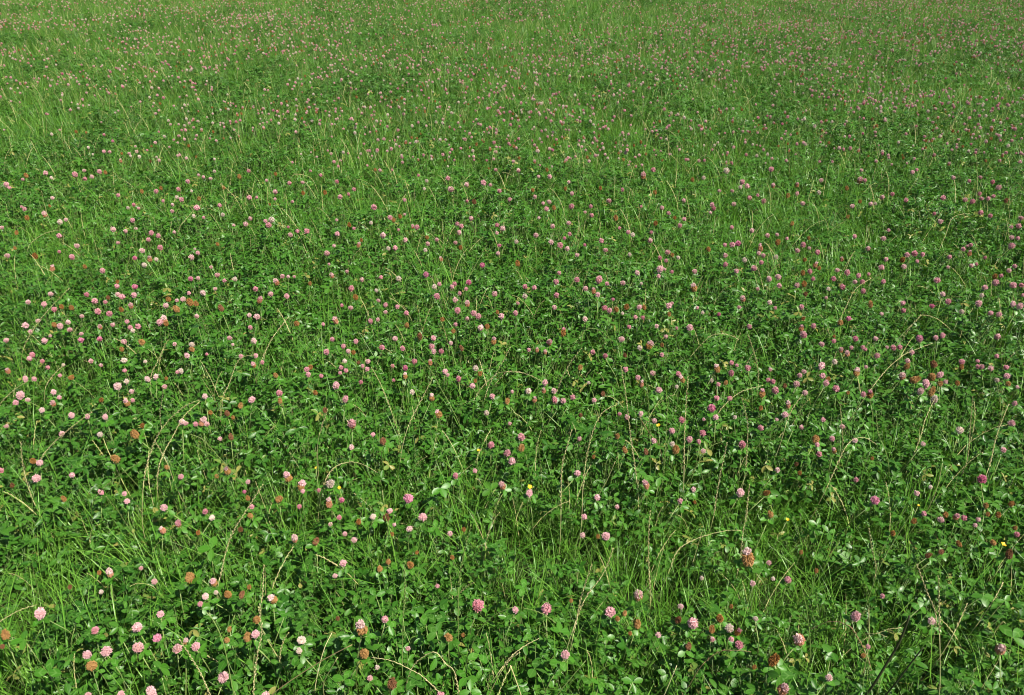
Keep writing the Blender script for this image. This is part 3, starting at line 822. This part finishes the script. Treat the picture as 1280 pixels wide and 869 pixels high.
# ------------------------------------------------------------------ dry ryegrass stalks
# points from tip to foot in pixels, share of it that is ear, material, look
ST = [
 ("46 756 24 763 0 777 -22 792", .9, 'c', "thick cream"), ("50 788 32 824 9 869", .0, 'g', "bare pale"), ("224 799 237 819 250 840 266 875", .8, 'c', "thick cream"),
 ("323 758 327 790 320 830 317 875", .6, 'c', "cream"), ("329 605 310 635 288 672 277 714 272 740", .6, 'c', "long leaning pale"), ("261 766 279 803 294 875", .0, 'g', "bare green"),
 ("464 822 489 826 515 838 531 848 557 875", .9, 'c', "fat ripe cream"), ("505 865 515 835 528 822 544 815 557 830 568 840 575 875", .8, 'c', "ragged drooping cream"),
 ("650 815 631 832 610 872", .2, 'c', "bare straw"), ("589 656 577 706 573 745 573 806", .35, 'g', "tall thin pale green"), ("506 701 506 751 504 772 503 851", .3, 'g', "straight thin green"),
 ("641 759 618 769 599 788 587 815", .0, 'g', "arched bare"), ("440 806 394 831 336 872", .0, 'r', "dark brown leaning"), ("415 791 403 818", .0, 'c', "short broken straw"),
 ("422 822 407 848 404 862", .0, 'c', "bent straw"), ("330 706 328 745 326 762", .7, 'c', "short cream"), ("813 638 811 666 811 706 813 745", .6, 'c', "straight cream"),
 ("926 663 904 664 872 673 848 687 838 710", .6, 'c', "arching cream"), ("937 605 933 640 928 672 925 700", .8, 'c', "upright cream"), ("740 705 727 745 717 792", .6, 'c', "slim pale"),
 ("767 685 753 719 730 751 712 800", .5, 'c', "leaning pale"), ("674 798 655 808 636 824", .4, 'c', "short brownish cream"), ("638 832 652 872", .0, 'c', "thick bare pale"),
 ("732 826 694 872", .0, 'g', "bare leaning green"), ("939 815 919 813 898 815 877 832 862 856", .3, 'r', "arched tan"), ("654 760 677 767 703 787", .3, 'g', "low slanting green"),
 ("846 832 829 872", .0, 'c', "short pale straw"), ("1000 728 1009 766 1013 822", .0, 'g', "bare thin green"), ("1142 637 1119 674 1100 708 1078 768", .0, 'g', "long leaning green"),
 ("1146 705 1158 738 1170 770", .7, 'c', "slanting cream"), ("1086 660 1090 687 1095 712", .7, 'c', "short slim cream"), ("1086 762 1085 812", .0, 'c', "straight straw"),
 ("1173 720 1174 766 1174 872", .3, 'c', "tall straight pale"), ("1013 787 1037 777 1055 780 1068 790", .7, 'r', "drooping brownish"), ("1137 770 1124 803 1108 830 1089 860", .0, 'd', "thick dark"),
 ("1154 809 1134 835 1117 857", .0, 'd', "thin dark"), ("1209 754 1189 798", .2, 'c', "short leaning straw"), ("1254 728 1239 755", .3, 'c', "short cream"),
 ("115 515 87 536 63 558 48 582", .6, 'c', "leaning cream"), ("249 500 228 510 206 531 191 558 180 600 178 655", .5, 'c', "tall arching cream"), ("250 502 230 520 217 544 204 568 197 594", .8, 'c', "knotty cream"),
 ("193 550 209 579 219 606", .2, 'c', "slim slanting straw"), ("321 444 299 449 286 481 279 496", .6, 'c', "arched pale"), ("205 436 196 454 189 470", .6, 'c', "short pale"),
 ("80 456 66 470 56 488", .4, 'c', "short slim pale"), ("34 477 16 489 -2 510", .6, 'c', "slanting pale"), ("204 484 202 503 200 524", .6, 'c', "short upright pale"),
 ("26 552 29 584 41 625", .6, 'c', "upright cream"), ("174 578 148 595 127 613 115 632", .6, 'g', "leaning greenish"), ("309 556 286 579 264 606", .6, 'g', "leaning pale green"),
 ("238 543 254 550 275 573 300 600", .0, 'g', "bare slanting green"), ("129 548 138 570", .0, 'c', "short stub of straw"), ("132 620 148 640 157 654", .5, 'g', "low slanting greenish"),
 ("343 418 331 441 322 466", .3, 'c', "slim pale"), ("399 430 386 436 377 446", .4, 'g', "small arched green"), ("513 434 526 449 540 465 550 484 566 513 574 530", .5, 'g', "long slanting pale"),
 ("464 459 476 481 490 517", .4, 'c', "slanting cream"), ("541 472 524 505 511 531 502 564", .4, 'c', "leaning pale"), ("507 474 501 513 499 543", .7, 'g', "upright greenish"),
 ("638 434 624 460 614 476 605 501", .6, 'c', "zigzag cream"), ("651 466 632 465 619 469 598 490", .6, 'c', "arching cream"), ("410 511 402 534 397 556", .3, 'c', "short pale"),
 ("472 591 452 580 434 578 415 587 404 610", .6, 'c', "low arching pale"), ("391 553 373 560 356 588", .2, 'g', "bent green"), ("553 538 567 560", .2, 'c', "short slanting straw"),
 ("771 506 754 515 743 534 734 568 729 605 727 650", .5, 'c', "tall hooked cream"), ("678 477 659 468 640 464 628 470", .6, 'c', "low arched cream"), ("727 435 711 457 700 479", .6, 'c', "leaning pale"),
 ("776 457 783 499 788 544 797 610", .6, 'c', "tall slanting pale"), ("804 455 809 489 812 531 813 583", .5, 'g', "tall slim green"), ("954 482 926 490 907 505 893 524", .7, 'c', "leaning cream"),
 ("927 497 934 526 934 558 931 594", .6, 'c', "upright cream"), ("935 418 946 454 948 480", .6, 'c', "slanting cream"), ("957 433 946 437 936 450", .6, 'c', "small arched cream"),
 ("909 553 899 600 892 645", .6, 'c', "upright pale"), ("906 551 886 560 872 580", .6, 'g', "arched pale green"), ("715 537 706 568 702 592 701 650", .5, 'c', "tall slim pale"),
 ("769 577 759 600 749 618", .0, 'c', "bare straw"), ("799 521 812 542 823 556", .5, 'r', "slanting brownish"), ("834 503 833 539 829 593", .6, 'g', "upright greenish"),
 ("860 470 856 536 854 622", .5, 'c', "tall straight cream"), ("669 545 673 560 677 602", .4, 'g', "slim pale green"), ("1096 556 1080 547 1064 551 1053 566 1036 604", .6, 'c', "hooked cream"),
 ("1166 429 1135 441 1119 452 1103 468 1084 493", .6, 'c', "long leaning cream"), ("1167 501 1156 526 1149 551", .8, 'c', "leaning cream"), ("1216 495 1213 531 1209 575", .8, 'c', "upright cream"),
 ("1261 505 1246 544 1236 585", .6, 'c', "leaning pale"), ("1095 513 1098 542 1110 575", .3, 'g', "slanting green"), ("1003 493 987 518 975 556", .3, 'c', "leaning pale"),
 ("1050 505 1052 530 1053 558", .7, 'c', "upright pale"), ("1178 579 1170 614", .0, 'c', "bare pale straw"), ("87 360 50 400 28 440", .6, 'c', "long leaning cream"),
 ("80 287 56 292 36 308", .6, 'c', "arched cream"), ("361 396 341 422 331 444", .2, 'c', "arched straw"), ("773 434 751 414 737 411 727 418", .6, 'g', "arched pale green"),
 ("924 425 912 419 894 418 880 427", .7, 'c', "low arched cream"), ("1212 267 1191 272 1181 296", .7, 'c', "hooked cream"), ("1089 348 1069 362 1055 389", .7, 'c', "leaning cream"),
 ("1189 413 1172 399 1154 394 1146 400", .6, 'c', "drooping cream"), ("1151 393 1133 416 1126 428", .5, 'c', "leaning straw"), ("398 241 389 223 370 218 362 226", .5, 'c', "drooping pale"),
 ("609 306 587 345 582 356", .4, 'g', "leaning pale green"), ("170 282 160 330 150 372", .4, 'g', "slim leaning green"), ("243 262 232 275 224 286", .6, 'c', "short cream"),
]
MATS = {'c': (M_straw, M_spike, 0.22), 'g': (M_stem, M_stem, 0.95), 'r': (M_rust, M_rust, 0.0), 'd': (M_dark, M_dark, 0.0)}
info = []
for (txt, fr, mk, look) in ST:
    a = [float(q) for q in txt.split()]
    P = list(zip(a[0::2], a[1::2]))
    info.append((P, fr, mk, look))


def stalk_rel(P):
    tx, ty = P[0]
    best = min(NEAR, key=lambda f: math.hypot(f[0] - tx, f[1] - ty))
    dx, dy = tx - best[0], ty - best[1]
    s = ("above" if dy < 0 else "below") if abs(dy) > abs(dx) else ("left of" if dx < 0 else "right of")
    return f"tip {s} a {SHORT[best[2]]} flower"


SL = unique_labels([(q[0][len(q[0]) // 2][0], q[0][len(q[0]) // 2][1], q[3], stalk_rel(q[0])) for q in info], "grass stalk")
for i, ((P, fr, mk, look), lab) in enumerate(zip(info, SL)):
    r = random.Random(3000 + i)
    foot = max(P, key=lambda q: q[1])
    b, _ = hit(*foot, 0.0)
    n_ = len(P)
    W3 = []
    leanY = r.uniform(-0.06, 0.06)
    for k, (px, py) in enumerate(P):
        f = 1 - k / (n_ - 1)
        d = ray(px, py)
        t = (b[1] + leanY * f) / d[1]
        W3.append(Vector((d[0] * t, d[1] * t, HC + d[2] * t)))
    run = (W3[-1] - W3[-2]).normalized() * 0.07
    W3.append(W3[-1] + Vector((run.x, run.y + .02, -0.09 + min(0, run.z) * .5)))
    base = Vector((W3[-1].x + run.x * .6 + r.gauss(0, .006), W3[-1].y + 0.03 + r.gauss(0, .01), 0))
    root = thing("ryegrass_stalk", lab, "grass stalk", base, "dry grass stalks standing over the clover")
    L = [q - base for q in reversed(W3)]          # foot to tip
    full = [Vector((0, 0, -0.01))] + L
    # smooth (Catmull-Rom)
    sm = []
    for k in range(len(full) - 1):
        p0, p1, p2, p3 = full[max(0, k - 1)], full[k], full[k + 1], full[min(len(full) - 1, k + 2)]
        for s in range(4):
            u = s / 4
            sm.append(0.5 * ((2 * p1) + (p2 - p0) * u + (2 * p0 - 5 * p1 + 4 * p2 - p3) * u * u + (3 * p1 - p0 - 3 * p2 + p3) * u ** 3))
    sm.append(full[-1])
    mc, ms, tv = MATS[mk]
    ln = [0]
    for a_, b_ in zip(sm, sm[1:]):
        ln.append(ln[-1] + (b_ - a_).length)
    seen = ln[-1] - (L[0] - full[0]).length
    cut = ln[-1] - fr * seen
    cul = [p for p, l in zip(sm, ln) if l <= cut + 1e-6]
    ear = [p for p, l in zip(sm, ln) if l > cut - 1e-6]
    if len(ear) < 2:
        cul, ear = sm, []
    elif fr > 0:
        ear = [cul[-1]] + ear if (ear[0] - cul[-1]).length > 1e-5 else ear
    th = 1.9 if 'thick' in look or 'fat' in look else 1.0
    rad = (0.0017 if mk == 'd' else 0.00092) * (1.5 if (th > 1 and not ear) else 1)
    mb = MB()
    tube(mb, cul, [rad * (1.15 - 0.35 * k / len(cul)) for k in range(len(cul))], 5, r.random())
    o = new_obj("culm", mb.mesh("culm", [mc]), root)
    o["tint"] = tv * r.uniform(.6, 1)
    if ear:
        mb = MB()
        spike(mb, ear, r, 0.0021 * (1.35 if th > 1 else 1))
        o = new_obj("ear", mb.mesh("ear", [ms]), root)
        o["tint"] = tv * r.uniform(.4, 1)

# ------------------------------------------------------------------ yellow flowers
YF = [(424, 610, 5.5), (395, 585, 4), (823, 532, 6), (662, 609, 7.5), (598, 563, 4.5), (984, 650, 6), (1254, 681, 8), (1148, 632, 4)]
PET = []
for i in range(3):
    mb = MB()
    leaflet(mb, Matrix(), 1.0, 0.85, R(14), -0.2, 0.2 + .3 * i)
    PET.append(mb.mesh("petal", [M_yel]))
mb = MB()
tube(mb, [(0, 0, -.18), (0, 0, 0.02), (0, 0, .16)], [0.10, .30, .16], 7, .5)
EYE = mb.mesh("flower_centre", [M_eye])
YL = unique_labels([(q[0], q[1], "tiny yellow" if q[2] < 5 else "small bright yellow", stalk_rel([(q[0], q[1])]).replace("tip ", "")) for q in YF], "wildflower among the clover")
for i, ((px, py, dia), lab) in enumerate(zip(YF, YL)):
    r = random.Random(5000 + i)
    p, t = hit(px, py, 0.05)
    rad = dia * t / F / 2 * 0.95
    base = Vector((p[0] + r.gauss(0, .02), p[1] + 0.02, 0))
    root = thing("yellow_wildflower", lab, "wildflower", base, "yellow wildflowers scattered in the clover")
    hl = Vector(p) - base
    Q = Vector((r.gauss(0, .2), -0.35, 1)).normalized().to_track_quat('Z', 'Y').to_matrix().to_4x4()
    for k in range(5):
        o = new_obj("petal", PET[r.randrange(3)], root)
        o.matrix_local = Matrix.Translation(hl) @ Q @ Matrix.Rotation(R(72 * k + r.uniform(-8, 8)), 4, 'Z') @ Matrix.Rotation(R(r.uniform(5, 30)), 4, 'X') @ Matrix.Scale(rad, 4)
    o = new_obj("flower_centre", EYE, root)
    o.matrix_local = Matrix.Translation(hl) @ Q @ Matrix.Scale(rad, 4)
    place_stem(root, (0, 0, -.01), hl - Vector((0, 0, .001)), i, thick=0.7)["tint"] = 0.5

# ------------------------------------------------------------------ broad leaves that stand out
# x, y, leaflet length in px, tint (0 dark .. 1 light), look
BL = [(598, 818, 22, .95, "broad yellow green"), (583, 847, 23, .6, "oval chevron marked"), (588, 864, 20, .7, "low green"), (545, 660, 16, .7, "round mid green"), (791, 853, 20, .5, "upright oval"),
      (749, 855, 20, .55, "glossy green"), (668, 836, 26, .1, "dark green"), (822, 704, 17, .05, "dark bluish"), (264, 686, 24, .6, "wide light green"), (98, 770, 17, .9, "pale greyish"),
      (953, 712, 22, .1, "dark bluish"), (935, 588, 11, 1.0, "pale round"), (249, 722, 18, 1.0, "pale silvery"), (224, 733, 16, 1.0, "pale silvery"), (1266, 797, 28, .35, "large green"),
      (1229, 745, 20, .3, "wide green"), (1256, 751, 14, .6, "rounded green"), (551, 610, 20, .9, "star shaped bright"), (481, 490, 15, .3, "broad dark"), (825, 597, 19, .35, "broad green"),
      (809, 594, 17, .3, "broad dark"), (248, 409, 20, .05, "large dark"), (1013, 510, 14, .9, "pale green"), (992, 536, 12, 1.0, "pale yellowish"), (1191, 580, 20, .3, "large green"),
      (200, 835, 22, .5, "broad green"), (150, 795, 18, .6, "wide green"), (355, 772, 20, .6, "heart shaped green"), (520, 850, 24, .2, "broad dark"), (430, 850, 22, .5, "wide green"),
      (700, 790, 20, .5, "wide green"), (975, 845, 24, .35, "broad green"), (1040, 815, 20, .4, "broad green"), (1150, 760, 20, .3, "broad dark"), (1105, 840, 22, .5, "wide green"),
      (1220, 850, 24, .6, "bright green"), (60, 840, 24, .45, "broad green"), (290, 850, 22, .4, "wide green"), (900, 765, 22, .15, "large dark"), (760, 745, 16, .6, "wide green"),
      (30, 800, 22, .55, "light green"), (390, 700, 18, .4, "wide green"), (470, 745, 18, .5, "wide green"), (655, 735, 18, .7, "light greyish"), (545, 790, 20, .2, "broad dark")]
BLL = unique_labels([(q[0], q[1], q[4], stalk_rel([(q[0], q[1])]).replace("tip ", "")) for q in BL], "clover leaf")
for i, ((px, py, Lp, tv, look), lab) in enumerate(zip(BL, BLL)):
    r = random.Random(6000 + i)
    p, t = hit(px, py, 0.028)
    L = Lp * t / F * 0.70
    base = Vector((p[0] + r.gauss(0, .03), p[1] + 0.03, 0))
    root = thing("clover_leaf", lab, "clover leaf", base, "broad clover leaves above the foliage")
    hl = Vector(p) - base
    Q = Vector((0.15 + r.gauss(0, .35), -0.2 + r.gauss(0, .35), 1)).normalized().to_track_quat('Z', 'Y').to_matrix().to_4x4() @ Matrix.Rotation(r.uniform(0, 6.28), 4, 'Z')
    for Fm in leaf_frames(r):
        o = new_obj("leaflet", LEAFLETS[r.randrange(8)], root)
        o.matrix_local = Matrix.Translation(hl) @ Q @ Fm @ Matrix.Scale(L, 4)
        o["tint"] = tv * .8
    place_stem(root, (0, 0, -.01), hl, i, name="leaf_stalk", thick=.8)["tint"] = 0.5


# ------------------------------------------------------------------ what nobody could count: scattered foliage, grass and the far blossoms
def scatter(name, meshes, pts, rot, scl, idx, tint):
    col = bpy.data.collections.new(name + "_kinds")
    for k, me in enumerate(meshes):
        o = bpy.data.objects.new(f"{name}_kind.{k:03d}", me)
        col.objects.link(o)
    me = bpy.data.meshes.new(name)
    me.vertices.add(len(pts))
    me.vertices.foreach_set("co", np.asarray(pts, np.float32).ravel())
    for nm, typ, dat, key in (("rot", 'FLOAT_VECTOR', rot, "vector"), ("scl", 'FLOAT_VECTOR', scl, "vector"), ("idx", 'INT', idx, "value"), ("tint", 'FLOAT', tint, "value")):
        a = me.attributes.new(nm, typ, 'POINT')
        a.data.foreach_set(key, np.asarray(dat, np.int32 if typ == 'INT' else np.float32).ravel())
    o = new_obj(name, me)
    o["kind"] = "stuff"
    ng = bpy.data.node_groups.new(name, "GeometryNodeTree")
    ng.interface.new_socket("Geometry", in_out='INPUT', socket_type='NodeSocketGeometry')
    ng.interface.new_socket("Geometry", in_out='OUTPUT', socket_type='NodeSocketGeometry')
    gi, go = ng.nodes.new("NodeGroupInput"), ng.nodes.new("NodeGroupOutput")
    ip = ng.nodes.new("GeometryNodeInstanceOnPoints")
    ci = ng.nodes.new("GeometryNodeCollectionInfo")
    ci.inputs[0].default_value = col
    ci.inputs[1].default_value = True
    ci.inputs[2].default_value = True

    def na(nm, typ):
        q = ng.nodes.new("GeometryNodeInputNamedAttribute")
        q.data_type = typ
        q.inputs[0].default_value = nm
        return next(s for s in q.outputs if s.enabled)
    l = ng.links.new
    l(gi.outputs[0], ip.inputs['Points'])
    l(ci.outputs[0], ip.inputs['Instance'])
    ip.inputs['Pick Instance'].default_value = True
    l(na("idx", 'INT'), ip.inputs['Instance Index'])
    l(na("rot", 'FLOAT_VECTOR'), ip.inputs['Rotation'])
    l(na("scl", 'FLOAT_VECTOR'), ip.inputs['Scale'])
    l(ip.outputs[0], go.inputs[0])
    md = o.modifiers.new("scatter", 'NODES')
    md.node_group = ng
    return o


def field_points(dens, y0=0.35, y1=13.5, margin=0.9):
    """jittered points over the stretch of field round the view"""
    st = 1 / math.sqrt(dens)
    ny = int((y1 - y0) / st)
    out = []
    for j in range(ny):
        y = y0 + (j + .5) * st
        hw = 0.66 * y * 1.08 + margin
        k = int(2 * hw / st)
        x = -hw + (np.arange(k) + .5) * st
        out.append(np.stack([x, np.full(k, y)], 1))
    p = np.concatenate(out)
    return p + rng.uniform(-.5, .5, p.shape) * st * 1.3


# clover foliage
NC = 26
CL = [clover_clump(900 + i) for i in range(NC)]
p = field_points(96)
far = np.concatenate([field_points(26, 13.5, 24, 2.0), field_points(7, 24, 60, 4.0)])
p = np.concatenate([p, far])
x, y = p[:, 0], p[:, 1]
gm = grassy(x, y)
keep = rng.random(len(p)) > np.where(y < 3.5, .88, .72) * gm
gap = vn(x, y, 0.22, 41) * 0.6 + vn(x, y, 0.6, 43) * 0.4
keep &= ~((gap < 0.27) & (rng.random(len(p)) < 0.8))
p, x, y, gm = p[keep], x[keep], y[keep], gm[keep]
H = canopy(x, y) * rng.uniform(.78, 1.04, len(p))
sxy = rng.uniform(.85, 1.2, len(p)) * np.where(y > 24, 3.0, np.where(y > 13.5, 1.7, 1.0))
patch = vn(x, y, 0.55, 51) * .5 + vn(x, y, 1.9, 52) * .5
tint = np.clip(0.05 + 0.72 * (patch * .75 + .12) * rng.uniform(.6, 1.2, len(p)) + 0.25 * (rng.random(len(p)) < .06), 0, 1)
rot = np.stack([rng.normal(0, .09, len(p)), rng.normal(0, .09, len(p)), rng.uniform(0, 6.283, len(p))], 1)
scatter("clover_foliage", CL, np.stack([x, y, np.zeros(len(p))], 1), rot, np.stack([sxy, sxy, H / 0.27], 1), rng.integers(0, NC, len(p)), tint)

# grass
NG = 22
GT = [grass_tuft(1500 + i, i % 2) for i in range(NG)]
p = np.concatenate([field_points(470), field_points(45, 13.5, 24, 2.0), field_points(16, 24, 60, 4.0)])
x, y = p[:, 0], p[:, 1]
gm = grassy(x, y)
keep = rng.random(len(p)) < np.clip(0.42 + 0.27 * vn(x, y, 0.45, 33) + np.where(y < 3.5, .85, .55) * gm, 0, 1)
p, x, y, gm = p[keep], x[keep], y[keep], gm[keep]
s = rng.uniform(.65, 1.05, len(p)) * (1 - 0.10 * np.clip((y - 3.4) / 3, 0, 1)) * (1 - 0.18 * gm * (y < 3.5))
s = s * np.where(y > 24, 1.8, 1.0)
sz = np.where(y > 24, .6, 1) * s * rng.uniform(.85, 1.1, len(p))
tint = np.clip((0.15 + .45 * rng.random(len(p)) + 0.4 * vn(x, y, 1.2, 61)) * (1 - .35 * np.clip((y - 3.4) / 2, 0, 1)), 0, 1)
rot = np.stack([rng.normal(0, .12, len(p)), rng.normal(0, .12, len(p)), rng.uniform(0, 6.283, len(p))], 1)
scatter("meadow_grass", GT, np.stack([x, y, np.zeros(len(p))], 1), rot, np.stack([s, s, sz], 1), rng.integers(0, NG, len(p)), tint)

# far blossoms: head and stem in one, unit head at height 1 of a stretched stem is avoided by building each at real size
BK, kinds = [], {}


def blossom(kd, seed):
    r = random.Random(seed)
    mb = MB()
    src = HEADS[kd][1 + seed % 2] if kd != 'M' else None
    rad = 0.0112 if kd in 'PVLW' else 0.0104
    mats = [M_stem]

    def add(me, mi):
        off = len(mb.v)
        av = np.zeros(len(me.vertices), np.float32)
        me.attributes["var"].data.foreach_get("value", av)
        for v_, a_ in zip(me.vertices, av):
            mb.vert(v_.co * rad, float(a_))
        for f_ in me.polygons:
            mb.face([off + q for q in f_.vertices], mi)
    if kd == 'M':
        mats += [M_fl['L'], M_fl['T']]
        add(TOP['L'][seed % 5], 1); add(LOW['T'][seed % 5], 2)
    else:
        mats += [M_fl[kd]]
        add(src, 1)
    tube(mb, [(r.uniform(-.02, .02), r.uniform(-.02, .02), -.26), (r.uniform(-.006, .006), 0, -.12), (0, 0, -rad * .6)], [1.3e-3, 1.2e-3, 1.0e-3], 3, .5, 0)
    return mb.mesh("clover_blossom", mats, smooth=False)


for kd in 'PVLWBDM':
    kinds[kd] = [len(BK), len(BK) + 1]
    BK += [blossom(kd, 10 + ord(kd)), blossom(kd, 11 + ord(kd))]
pp, sc_, ix, tt = [], [], [], []
for (px, py, kd, dia) in FARL:
    q, t = hit(px, py, 0.036 if kd not in 'BD' else .028)
    rad = dia * t / F / 2 * 0.95
    pp.append(q); sc_.append(min(1.5, max(.45, rad / 0.0125))); ix.append(rnd.choice(kinds[kd])); tt.append(rnd.random())
q = field_points(150, 0.35, 24, 0.9)
x, y = q[:, 0], q[:, 1]
_, ypx = project(x, y, canopy(x, y))
xpx, _ = project(x, y, canopy(x, y))
clus = vn(x, y, 0.5, 71) * .5 + vn(x, y, 1.4, 72) * .5
listed = (ypx > 212) & (ypx < 900) & (xpx > -10) & (xpx < 1290)
keep = (~listed) & (rng.random(len(q)) < np.clip(2.4 * (clus - 0.24), 0.06, 1))
q, x, y = q[keep], x[keep], y[keep]
hz = canopy(x, y) + rng.uniform(-.005, .10, len(q))
ks = rng.choice(list('PVLWBDM'), len(q), p=[.24, .01, .37, .21, .09, .01, .07])
for a, b, c, kd in zip(x, y, hz, ks):
    pp.append((a, b, c)); sc_.append(rnd.uniform(.5, .95)); ix.append(rnd.choice(kinds[kd])); tt.append(rnd.random())
n = len(pp)
rot = np.stack([rng.normal(.08, .18, n), rng.normal(0, .18, n), rng.uniform(0, 6.283, n)], 1)
sc_ = np.array(sc_)
scatter("clover_blossoms", BK, np.array(pp), rot, np.stack([sc_] * 3, 1), ix, np.array(tt) * .7)
